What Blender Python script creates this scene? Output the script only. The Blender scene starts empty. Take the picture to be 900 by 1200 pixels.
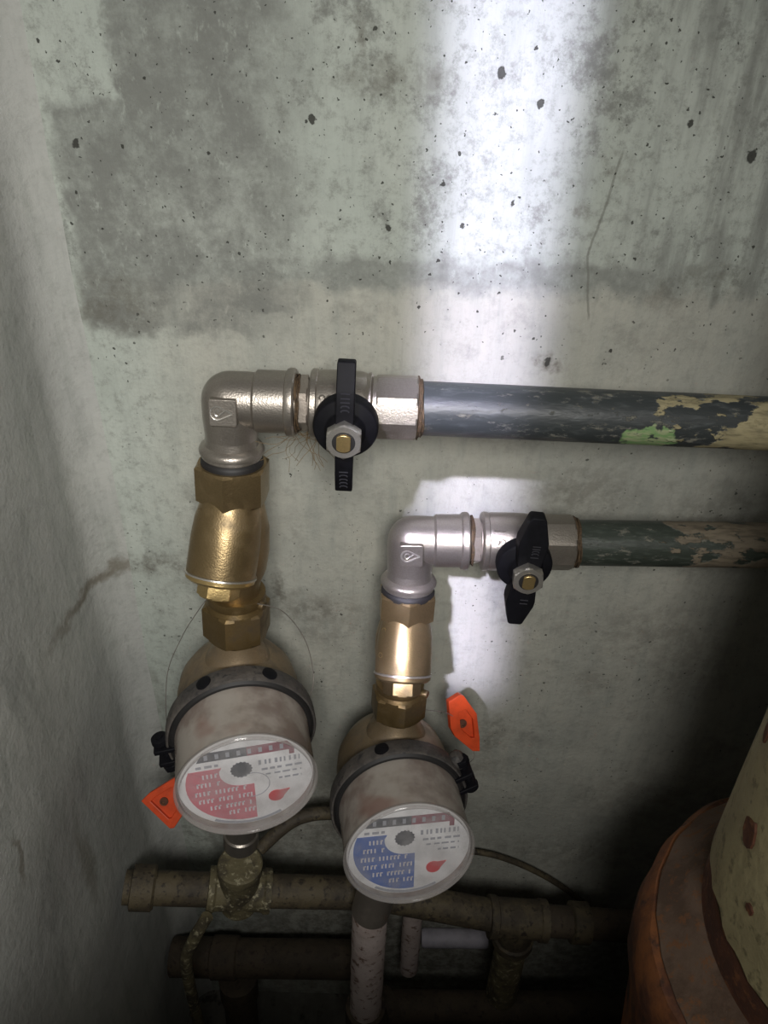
import bpy, bmesh, math, random
from mathutils import Vector as V, Matrix, noise

random.seed(7)
scene = bpy.context.scene
COL = scene.collection

# ------------------------------------------------------------------ camera
PITCH, ROLL = math.radians(32.0), math.radians(1.7)
F_ = V((0, math.cos(PITCH), -math.sin(PITCH)))
U_ = V((0, math.sin(PITCH), math.cos(PITCH)))
R_ = V((1, 0, 0))
cr = R_ * math.cos(ROLL) + U_ * math.sin(ROLL)
cu = U_ * math.cos(ROLL) - R_ * math.sin(ROLL)
cam_d = bpy.data.cameras.new('camera')
cam_d.sensor_fit = 'VERTICAL'
cam_d.sensor_height = 24.0
cam_d.sensor_width = 18.0
cam_d.lens = 866.0 / 1200.0 * 24.0
cam_d.clip_start = 0.01
cam = bpy.data.objects.new('camera', cam_d)
COL.objects.link(cam)
m = Matrix((cr, cu, -F_)).transposed().to_4x4()
m.translation = V((0, -0.5, 1.08))
cam.matrix_world = m
scene.camera = cam

# ------------------------------------------------------------------ world, lamps, exposure
scene.view_settings.view_transform = 'Standard'
scene.view_settings.look = 'None'
scene.view_settings.exposure = 0.0
scene.view_settings.gamma = 1.0
scene.view_settings.use_curve_mapping = False
world = bpy.data.worlds.new('world')
scene.world = world
world.use_nodes = True
world.node_tree.nodes['Background'].inputs[0].default_value = (0.66, 0.67, 0.66, 1)
world.node_tree.nodes['Background'].inputs[1].default_value = 0.135


def lamp(name, loc, target, sx, sy, power, col, spread=180.0, up=V((0, 0, 1))):
    d = bpy.data.lights.new(name, 'AREA')
    d.shape = 'RECTANGLE'
    d.size, d.size_y = sx, sy
    d.energy = power
    d.color = col
    d.spread = math.radians(spread)
    o = bpy.data.objects.new(name, d)
    COL.objects.link(o)
    z = (V(loc) - V(target)).normalized()
    x = up.cross(z).normalized()
    y = z.cross(x)
    mm = Matrix((x, y, z)).transposed().to_4x4()
    mm.translation = V(loc)
    o.matrix_world = mm
    return o


# soft light that comes in through the hatch over the viewer's left shoulder
lamp('hatch_light', (0.03, -0.80, 1.26), (-0.16, 0, 0.84), 0.20, 0.20, 1.60, (1.0, 0.975, 0.935), spread=85.0)
# narrow shaft of cold light that falls in through the gap of the hatch door
lamp('door_gap_light', (-0.24, -1.0, 1.86), (0.066, 0, 0.985), 0.072, 0.62, 0.42, (0.77, 0.74, 1.0), spread=2.4)


# ------------------------------------------------------------------ node helper
class NT:
    def __init__(s, name):
        s.mat = bpy.data.materials.new(name)
        s.mat.use_nodes = True
        s.t = s.mat.node_tree
        s.b = s.t.nodes['Principled BSDF']
        s._c = None

    def add(s, typ, **kw):
        n = s.t.nodes.new(typ)
        for k, v in kw.items():
            setattr(n, k, v)
        return n

    def put(s, sock, v):
        if isinstance(v, bpy.types.NodeSocket):
            s.t.links.new(v, sock)
        elif v is not None:
            if sock.type == 'RGBA' and len(v) == 3:
                v = (*v, 1)
            sock.default_value = v

    def co(s):
        if s._c is None:
            s._c = s.add('ShaderNodeTexCoord').outputs['Object']
        return s._c

    def math(s, op, a, b=None, c=None, clamp=False):
        n = s.add('ShaderNodeMath', operation=op, use_clamp=clamp)
        s.put(n.inputs[0], a)
        if b is not None: s.put(n.inputs[1], b)
        if c is not None: s.put(n.inputs[2], c)
        return n.outputs[0]

    def vec(s, op, a, b=None):
        n = s.add('ShaderNodeVectorMath', operation=op)
        s.put(n.inputs[0], a)
        if b is not None:
            s.put(n.inputs[3] if op == 'SCALE' else n.inputs[1], b)
        return n.outputs[1] if op in ('LENGTH', 'DISTANCE', 'DOT_PRODUCT') else n.outputs[0]

    def noise(s, scale, detail=3.0, rough=0.5, co=None, dist=0.0, color=False):
        n = s.add('ShaderNodeTexNoise')
        s.put(n.inputs['Vector'], co if co is not None else s.co())
        n.inputs['Scale'].default_value = scale
        n.inputs['Detail'].default_value = detail
        n.inputs['Roughness'].default_value = rough
        n.inputs['Distortion'].default_value = dist
        return n.outputs['Color' if color else 'Fac']

    def step(s, v, lo, hi, a=0.0, b=1.0):
        n = s.add('ShaderNodeMapRange', interpolation_type='SMOOTHSTEP')
        s.put(n.inputs[0], v)
        n.inputs[1].default_value = lo
        n.inputs[2].default_value = hi
        n.inputs[3].default_value = a
        n.inputs[4].default_value = b
        return n.outputs[0]

    def mix(s, fac, a, b, blend='MIX'):
        n = s.add('ShaderNodeMix', data_type='RGBA', blend_type=blend)
        s.put(n.inputs[0], fac)
        s.put(n.inputs[6], a)
        s.put(n.inputs[7], b)
        return n.outputs[2]

    def sep(s, v):
        n = s.add('ShaderNodeSeparateXYZ')
        s.put(n.inputs[0], v)
        return n.outputs

    def bump(s, h, strength, dist):
        n = s.add('ShaderNodeBump')
        s.put(n.inputs['Height'], h)
        n.inputs['Strength'].default_value = strength
        n.inputs['Distance'].default_value = dist
        s.put(s.b.inputs['Normal'], n.outputs[0])

    def set(s, **kw):
        for k, v in kw.items():
            s.put(s.b.inputs[k.replace('_', ' ')], v)
        return s.mat


def metal(name, col, dirt, metallic=0.75, rough=0.36, dirt_lo=0.52, dirt_hi=0.75, amount=0.7, grain=900):
    n = NT(name)
    big = n.noise(38, 4, 0.6)
    fine = n.noise(grain, 2, 0.6)
    d = n.math('MULTIPLY', n.step(big, dirt_lo, dirt_hi), amount)
    c = n.mix(d, col, dirt)
    c = n.mix(n.step(fine, 0.35, 0.7, 0.0, 0.25), c, tuple(v * 0.55 for v in col))
    n.bump(n.math('ADD', fine, n.math('MULTIPLY', n.noise(grain * 0.4, 3, 0.6), 0.4)), 0.32, 0.0005)
    return n.set(Base_Color=c, Metallic=n.math('SUBTRACT', metallic, n.math('MULTIPLY', d, 0.5)),
                 Roughness=n.math('ADD', rough, n.math('MULTIPLY', d, 0.25)))


def plain(name, col, rough=0.5, metallic=0.0, var=0.25, scale=60, bump=0.0):
    n = NT(name)
    f = n.noise(scale, 3, 0.6)
    c = n.mix(n.step(f, 0.35, 0.7, 0, 1), col, tuple(v * (1 - var) for v in col))
    if bump:
        n.bump(f, bump, 0.001)
    return n.set(Base_Color=c, Roughness=rough, Metallic=metallic)


def concrete(name, back):
    n = NT(name)
    co = n.co()
    warp = n.vec('SCALE', n.vec('SUBTRACT', n.noise(55, 4, 0.6, color=True), (0.5, 0.5, 0.5)), 0.030)
    wc = n.vec('ADD', co, warp)
    x, y, z = n.sep(wc)
    x0, y0, z0 = n.sep(co)
    big = n.noise(7, 4, 0.55)
    med = n.noise(34, 5, 0.62)
    fine = n.noise(260, 3, 0.6)
    stretch = n.vec('MULTIPLY', co, (1.0, 1.0, 0.16))
    streak = n.noise(70, 4, 0.6, co=stretch)
    col = n.mix(n.step(big, 0.35, 0.68), (0.44, 0.472, 0.425), (0.372, 0.408, 0.366)) if back else n.mix(n.step(big, 0.35, 0.68), (0.43, 0.435, 0.405), (0.37, 0.375, 0.355))
    if back:
        low = n.math('MULTIPLY', n.step(z, 0.952, 0.940), n.step(x, -0.205, -0.12))
        col = n.mix(n.math('MULTIPLY', low, 0.85), col, n.mix(n.step(big, 0.38, 0.66), (0.415, 0.405, 0.350), (0.345, 0.345, 0.305)))
    grain = n.noise(95, 8, 0.78)
    streak2 = n.noise(240, 6, 0.7, co=n.vec('MULTIPLY', co, (1.0, 1.0, 0.10)))
    col = n.mix(n.step(streak, 0.46, 0.74, 0, 0.45), col, (0.27, 0.29, 0.26))
    col = n.mix(n.step(streak2, 0.50, 0.74, 0, 0.30), col, (0.25, 0.26, 0.24))
    col = n.mix(n.math('MULTIPLY', n.step(grain, 0.46, 0.70), n.math('SUBTRACT', 0.75, n.math('MULTIPLY', low, 0.35)) if back else 0.35), col, (0.20, 0.21, 0.185))
    h = n.math('ADD', n.math('MULTIPLY', med, 0.6), n.math('MULTIPLY', fine, 0.25))
    if back:
        high = n.step(z, 0.936, 0.948)

        def box(xa, xb, za, zb, s):
            a = n.math('MULTIPLY', n.step(x, xa - s, xa + s), n.step(x, xb + s * 7, xb - s * 7))
            b = n.math('MULTIPLY', n.step(z, za - s, za + s), n.step(z, zb + s, zb - s))
            return n.math('MULTIPLY', a, b)
        p = n.math('MAXIMUM', box(-0.166, -0.06, 0.925, 1.6, 0.004), box(-0.209, -0.085, 0.908, 1.050, 0.005))
        p = n.math('MAXIMUM', p, n.math('MULTIPLY', box(-0.12, 0.20, 0.944, 0.966, 0.006), 0.85))
        mott = n.step(n.noise(24, 9, 0.74), 0.36, 0.60)
        flecks = n.step(n.noise(150, 5, 0.7, co=n.vec('MULTIPLY', co, (1, 1, 0.5))), 0.56, 0.70, 1.0, 0.45)
        p = n.math('MULTIPLY', n.math('MULTIPLY', p, flecks), n.math('ADD', n.math('MULTIPLY', mott, 0.50), 0.42))
        # loose mottling of the bare concrete
        m2 = n.math('MULTIPLY', n.step(n.noise(20, 10, 0.80), 0.50, 0.64), n.math('MULTIPLY', high, 0.80))
        right = n.math('MULTIPLY', n.step(x, 0.09, 0.20), n.math('MULTIPLY', high, n.math('MULTIPLY', n.step(streak, 0.36, 0.66), 0.65)))
        p = n.math('MAXIMUM', p, n.math('MAXIMUM', m2, right))
        col = n.mix(p, col, (0.165, 0.170, 0.155))
        # dirty smudges and broad low dark areas: centre x, z, radii, softness, strength
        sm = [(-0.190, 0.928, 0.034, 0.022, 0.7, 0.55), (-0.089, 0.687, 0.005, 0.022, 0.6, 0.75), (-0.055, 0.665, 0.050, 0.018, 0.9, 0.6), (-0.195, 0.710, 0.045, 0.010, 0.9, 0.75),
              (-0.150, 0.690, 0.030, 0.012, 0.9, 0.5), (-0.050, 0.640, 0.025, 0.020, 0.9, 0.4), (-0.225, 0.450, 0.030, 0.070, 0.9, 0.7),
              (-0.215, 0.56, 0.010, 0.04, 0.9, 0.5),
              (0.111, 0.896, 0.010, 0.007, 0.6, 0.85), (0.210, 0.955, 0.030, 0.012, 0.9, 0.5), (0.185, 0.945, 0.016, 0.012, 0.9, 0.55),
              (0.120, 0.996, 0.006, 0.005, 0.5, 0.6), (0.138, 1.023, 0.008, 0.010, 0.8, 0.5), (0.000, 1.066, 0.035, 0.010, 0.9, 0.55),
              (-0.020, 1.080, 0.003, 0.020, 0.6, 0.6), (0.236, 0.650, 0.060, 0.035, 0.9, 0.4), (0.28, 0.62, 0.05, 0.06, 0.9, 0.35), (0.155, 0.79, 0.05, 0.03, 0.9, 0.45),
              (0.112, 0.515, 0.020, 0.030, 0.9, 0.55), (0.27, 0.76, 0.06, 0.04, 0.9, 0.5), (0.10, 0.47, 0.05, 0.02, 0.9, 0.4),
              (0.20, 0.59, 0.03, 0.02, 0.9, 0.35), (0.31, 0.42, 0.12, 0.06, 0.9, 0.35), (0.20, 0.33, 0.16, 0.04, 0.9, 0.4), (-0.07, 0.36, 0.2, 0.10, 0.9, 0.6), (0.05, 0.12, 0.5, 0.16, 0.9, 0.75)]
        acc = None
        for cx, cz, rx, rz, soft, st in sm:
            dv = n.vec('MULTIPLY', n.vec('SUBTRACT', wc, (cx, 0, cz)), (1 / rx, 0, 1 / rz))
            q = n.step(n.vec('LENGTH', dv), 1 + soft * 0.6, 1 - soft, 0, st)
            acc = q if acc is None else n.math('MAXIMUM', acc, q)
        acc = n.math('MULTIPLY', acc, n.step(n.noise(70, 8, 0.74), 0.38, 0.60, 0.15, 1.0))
        # faint grey bruises in the plaster
        br = n.math('MULTIPLY', n.step(n.noise(17, 9, 0.70), 0.52, 0.72), 0.55)
        col = n.mix(n.math('MULTIPLY', n.math('MULTIPLY', br, n.step(x, -0.205, -0.15)), n.step(z, 0.95, 0.93)), col, (0.16, 0.16, 0.14))
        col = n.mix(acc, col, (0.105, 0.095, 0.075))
        # hairline crack
        crx = n.math('ADD', n.math('MULTIPLY', n.math('ABSOLUTE', n.math('SUBTRACT', z0, 0.969)), 0.18), 0.128)
        ck = n.math('ABSOLUTE', n.math('SUBTRACT', n.math('ADD', x0, n.math('MULTIPLY', n.sep(warp)[0], 0.12)), crx))
        ckm = n.math('MULTIPLY', n.step(ck, 0.0011, 0.0004), n.math('MULTIPLY', n.step(z0, 0.925, 0.932), n.step(z0, 1.035, 1.025)))
        col = n.mix(n.math('MULTIPLY', ckm, 0.55), col, (0.14, 0.14, 0.12))
        # air holes
        pits = None
        for sc, thr, den, cst in ((62, 0.10, 0.55, 1.0), (150, 0.17, 0.50, 0.9), (330, 0.22, 0.72, 0.9)):
            vo = n.add('ShaderNodeTexVoronoi')
            n.put(vo.inputs['Vector'], n.vec('ADD', n.vec('MULTIPLY', co, (1, 0, 1)), n.vec('SCALE', n.vec('SUBTRACT', n.noise(300, 3, 0.6, color=True), (0.5, 0.5, 0.5)), 0.004)))
            vo.inputs['Scale'].default_value = sc
            rnd = n.sep(vo.outputs['Color'])
            lim = n.math('MULTIPLY', n.math('MAXIMUM', n.math('SUBTRACT', rnd[0], den), 0.0), thr / (1 - den))
            pm = n.math('LESS_THAN', vo.outputs['Distance'], lim)
            pits = pm if pits is None else n.math('MAXIMUM', pits, pm)
        dens = n.math('ADD', n.math('MULTIPLY', high, 0.95), n.math('MULTIPLY', n.step(n.noise(9, 2), 0.52, 0.6), 0.8), clamp=True)
        dens = n.math('ADD', dens, n.math('MULTIPLY', n.step(n.noise(31, 2), 0.50, 0.56), 0.8), clamp=True)
        pits = n.math('MULTIPLY', pits, dens)
        for cx, cz, rr in ((0.217, 1.031, 0.0046), (-0.195, 1.027, 0.0032), (0.1755, 1.047, 0.0028), (-0.0505, 1.044, 0.0028), (0.075, 1.0, 0.002), (-0.003, 0.983, 0.003),
                           (0.112, 0.8965, 0.003), (0.060, 1.07, 0.003), (0.085, 1.055, 0.0024), (0.155, 0.905, 0.002), (0.03, 1.01, 0.002), (0.045, 0.985, 0.002)):
            dd = n.vec('LENGTH', n.vec('MULTIPLY', n.vec('SUBTRACT', n.vec('ADD', co, n.vec('SCALE', n.vec('SUBTRACT', n.noise(180, 3, 0.6, color=True), (0.5, 0.5, 0.5)), 0.008)), (cx, 0, cz)), (1, 0, 0.8)))
            pits = n.math('MAXIMUM', pits, n.step(dd, rr * 0.80, rr * 0.55))
        col = n.mix(n.math('MULTIPLY', pits, 0.9), col, (0.03, 0.03, 0.025))
        h = n.math('SUBTRACT', h, n.math('MULTIPLY', pits, 0.9))
    else:
        # left wall: trowelled render with a dirty joint line and a few scuffs
        scf = n.step(n.noise(16, 5, 0.6, co=n.vec('MULTIPLY', co, (1, 1, 0.45))), 0.56, 0.72, 0, 0.45)
        col = n.mix(scf, col, (0.18, 0.19, 0.175))
        acc = None
        for cy, cz, ry, rz, soft, st in ((-0.03, 0.708, 0.075, 0.006, 0.9, 0.75), (-0.30, 0.66, 0.004, 0.03, 0.8, 0.6), (-0.21, 0.62, 0.004, 0.025, 0.8, 0.6), (-0.29, 1.0, 0.006, 0.02, 0.8, 0.6), (-0.14, 0.50, 0.01, 0.05, 0.9, 0.5)):
            dv = n.vec('MULTIPLY', n.vec('SUBTRACT', wc, (0, cy, cz)), (0, 1 / ry, 1 / rz))
            q = n.step(n.vec('LENGTH', dv), 1 + soft * 0.6, 1 - soft, 0, st)
            acc = q if acc is None else n.math('MAXIMUM', acc, q)
        col = n.mix(acc, col, (0.13, 0.11, 0.075))
    n.bump(n.math('ADD', h, n.math('MULTIPLY', grain, 0.5)), 0.55, 0.0035)
    return n.set(Base_Color=col, Roughness=0.85, Specular_IOR_Level=0.25)


def paint_pipe(name, base, x_from, x_to, patches, green=None):
    """old painted pipe: dark paint that gives way to flaking cream paint along its run"""
    n = NT(name)
    co = n.co()
    x, y, z = n.sep(co)
    st = n.vec('MULTIPLY', co, (0.55, 1, 1))
    a = n.noise(62, 5, 0.62, co=st)
    b = n.noise(300, 3, 0.6, co=n.vec('MULTIPLY', co, (0.25, 1, 1)))
    grad = n.step(x, x_from, x_to, -0.30, 0.085)
    f = n.step(n.math('ADD', a, grad), 0.50, 0.535)
    c = n.mix(n.step(b, 0.5, 0.75, 0, 0.5), base, tuple(v * 2.2 + 0.02 for v in base))
    scr = n.step(n.noise(170, 6, 0.75, co=n.vec('MULTIPLY', co, (0.40, 1, 1))), 0.56, 0.66, 0, 0.60)
    c = n.mix(scr, c, (0.26, 0.25, 0.20))
    cream = n.mix(n.step(b, 0.4, 0.7), patches, tuple(v * 0.55 for v in patches))
    c = n.mix(f, c, cream)
    if green:
        gx, gz, gr = green
        d = n.vec('LENGTH', n.vec('MULTIPLY', n.vec('SUBTRACT', n.vec('ADD', co, n.vec('SCALE', n.vec('SUBTRACT', n.noise(120, 3, color=True), (0.5, 0.5, 0.5)), 0.02)), (gx, 0, gz)), (0.5, 0, 1)))
        c = n.mix(n.math('MULTIPLY', n.step(d, gr * 1.05, gr * 0.85), n.step(a, 0.44, 0.47)), c, n.mix(n.step(b, 0.42, 0.58), (0.16, 0.27, 0.11), (0.28, 0.32, 0.18)))
    n.bump(n.math('ADD', f, n.math('ADD', n.math('MULTIPLY', b, 0.6), scr)), 0.7, 0.0009)
    return n.set(Base_Color=c, Roughness=n.math('ADD', n.math('ADD', 0.40, n.math('MULTIPLY', scr, 0.4)), n.math('MULTIPLY', f, 0.35)), Metallic=0.0)


def rusty(name, a, b, c2, scale=30, rough=0.75):
    n = NT(name)
    f = n.noise(scale, 6, 0.68)
    g = n.noise(scale * 4.5, 4, 0.65)
    c = n.mix(n.step(f, 0.42, 0.60), a, b)
    c = n.mix(n.step(g, 0.54, 0.66), c, c2)
    n.bump(n.math('ADD', f, n.math('MULTIPLY', g, 0.5)), 0.6, 0.003)
    return n.set(Base_Color=c, Roughness=rough)


M_BACK = concrete('concrete_wall', True)
M_LEFT = concrete('render_wall', False)
M_FLOOR = rusty('dirty_floor', (0.10, 0.095, 0.08), (0.15, 0.14, 0.12), (0.05, 0.045, 0.035), 12, 0.9)
M_NICKEL = metal('nickel_plate', (0.37, 0.335, 0.295), (0.16, 0.135, 0.11), 0.85, 0.34, 0.55, 0.8, 0.6)
M_NICKEL_D = metal('tarnished_nickel', (0.33, 0.29, 0.25), (0.13, 0.10, 0.075), 0.7, 0.4, 0.5, 0.75, 0.7)
M_STEEL = metal('bright_steel', (0.66, 0.63, 0.58), (0.4, 0.36, 0.3), 0.85, 0.28, 0.6, 0.85, 0.4)
M_BRASS = metal('cast_brass', (0.30, 0.218, 0.112), (0.11, 0.08, 0.043), 0.85, 0.33, 0.47, 0.75, 0.75)
M_BRASS_D = metal('grimy_brass', (0.19, 0.13, 0.055), (0.05, 0.037, 0.025), 0.75, 0.38, 0.45, 0.70, 0.85)
M_BRASS_B = metal('bright_brass', (0.62, 0.45, 0.20), (0.35, 0.24, 0.10), 0.85, 0.28, 0.6, 0.85, 0.4)
M_BODY = metal('meter_brass', (0.255, 0.19, 0.115), (0.10, 0.08, 0.06), 0.55, 0.45, 0.45, 0.7, 0.8)
M_BLACK = plain('black_plastic', (0.006, 0.006, 0.008), 0.6, var=0.3, scale=200)
M_BLACK.node_tree.nodes['Principled BSDF'].inputs['Specular IOR Level'].default_value = 0.15
M_BLACKMARK = plain('raised_marks', (0.035, 0.035, 0.042), 0.35)
M_RING = rusty('dusty_clamp_plastic', (0.050, 0.045, 0.042), (0.085, 0.075, 0.066), (0.030, 0.028, 0.028), 40, 0.6)
M_RUBBER = plain('black_rubber', (0.012, 0.011, 0.011), 0.6)
M_HEMP = plain('hemp', (0.085, 0.052, 0.024), 0.8, var=0.6, scale=400)
M_PIPE1 = paint_pipe('slate_paint_flaking', (0.034, 0.039, 0.040), 0.08, 0.235, (0.31, 0.27, 0.155), green=(0.158, 0.8835, 0.0088))
M_PIPE2 = paint_pipe('green_black_paint_flaking', (0.034, 0.042, 0.034), 0.165, 0.225, (0.17, 0.14, 0.098))
M_COVER = None
M_DIAL = plain('dial_white', (0.80, 0.79, 0.80), 0.6, var=0.06)
M_RED = plain('dial_red', (0.60, 0.16, 0.20), 0.6, var=0.15)
M_BLUE = plain('dial_blue', (0.060, 0.135, 0.42), 0.6, var=0.15)
M_PRINT = plain('pale_print', (0.70, 0.66, 0.70), 0.6, var=0.05)
M_GREY = plain('grey_print', (0.33, 0.34, 0.38), 0.6, var=0.1)
M_DARK = plain('register_dark', (0.060, 0.065, 0.080), 0.5, var=0.2)
M_CRIM = plain('register_crimson', (0.25, 0.055, 0.085), 0.5, var=0.2)
M_POINTER = plain('pointer_red', (0.58, 0.04, 0.05), 0.5, var=0.1)
M_ORANGE = plain('orange_plastic', (0.58, 0.062, 0.012), 0.45, var=0.25, scale=90, bump=0.2)
M_WIRE = plain('seal_wire_metal', (0.22, 0.20, 0.18), 0.4, 0.3)
M_CREAM = rusty('cream_paint', (0.33, 0.285, 0.155), (0.28, 0.24, 0.13), (0.17, 0.145, 0.075), 22, 0.65)
M_RUST = rusty('rust_brown', (0.090, 0.030, 0.012), (0.055, 0.020, 0.010), (0.15, 0.055, 0.018), 28, 0.8)
M_ORANGE_RUST = rusty('orange_rust', (0.21, 0.072, 0.018), (0.060, 0.020, 0.009), (0.035, 0.017, 0.010), 12, 0.7)
M_CEMENT = rusty('old_cement', (0.115, 0.075, 0.050), (0.075, 0.045, 0.028), (0.15, 0.065, 0.025), 30, 0.9)
M_GALV = rusty('dirty_galvanised', (0.050, 0.039, 0.025), (0.095, 0.075, 0.042), (0.025, 0.019, 0.013), 34, 0.7)
M_TEE = rusty('flaking_olive_paint', (0.13, 0.11, 0.058), (0.055, 0.045, 0.027), (0.31, 0.28, 0.18), 40, 0.7)
M_PINK = rusty('pinkish_limewash', (0.52, 0.44, 0.41), (0.44, 0.36, 0.33), (0.16, 0.10, 0.075), 26, 0.75)
M_DARKPIPE = rusty('dark_brown_pipe', (0.045, 0.034, 0.022), (0.065, 0.048, 0.030), (0.03, 0.02, 0.014), 30, 0.8)
M_LIGHT_PATCH = plain('lilac_light_patch', (0.42, 0.40, 0.45), 0.6)


def cover_mat():
    """clouded clear plastic, milky with dust"""
    n = NT('clouded_clear_plastic')
    f = n.noise(26, 4, 0.6)
    g = n.noise(500, 2)
    c = n.mix(n.step(f, 0.38, 0.62), (0.37, 0.335, 0.295), (0.22, 0.175, 0.15))
    c = n.mix(n.step(n.noise(19, 3), 0.54, 0.68, 0, 0.65), c, (0.22, 0.11, 0.085))
    n.set(Base_Color=c, Roughness=0.22)
    n.bump(g, 0.15, 0.0003)
    tr = n.add('ShaderNodeBsdfTransparent')
    mx = n.add('ShaderNodeMixShader')
    mx.inputs[0].default_value = 0.16
    n.t.links.new(n.b.outputs[0], mx.inputs[1])
    n.t.links.new(tr.outputs[0], mx.inputs[2])
    n.t.links.new(mx.outputs[0], n.t.nodes['Material Output'].inputs[0])
    return n.mat


def rim_mat():
    n = NT('clear_rim_plastic')
    n.set(Base_Color=(0.46, 0.43, 0.41), Roughness=0.08)
    tr = n.add('ShaderNodeBsdfTransparent')
    mx = n.add('ShaderNodeMixShader')
    mx.inputs[0].default_value = 0.62
    n.t.links.new(n.b.outputs[0], mx.inputs[1])
    n.t.links.new(tr.outputs[0], mx.inputs[2])
    n.t.links.new(mx.outputs[0], n.t.nodes['Material Output'].inputs[0])
    return n.mat


def lens_mat():
    """thin clear window: mostly see-through, a little dust and a gloss"""
    n = NT('clear_window')
    f = n.noise(60, 4, 0.6)
    n.set(Base_Color=(0.62, 0.60, 0.60), Roughness=0.15)
    tr = n.add('ShaderNodeBsdfTransparent')
    mx = n.add('ShaderNodeMixShader')
    n.put(mx.inputs[0], n.step(f, 0.35, 0.75, 0.92, 0.74))
    n.t.links.new(n.b.outputs[0], mx.inputs[1])
    n.t.links.new(tr.outputs[0], mx.inputs[2])
    n.t.links.new(mx.outputs[0], n.t.nodes['Material Output'].inputs[0])
    return n.mat


M_COVER = cover_mat()
M_LENS = lens_mat()
M_RIM = rim_mat()


# ------------------------------------------------------------------ mesh helpers
def basis(a, ref):
    a = V(a).normalized()
    e1 = V(ref) - a * V(ref).dot(a)
    e1.normalize()
    return e1, a.cross(e1), a


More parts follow.
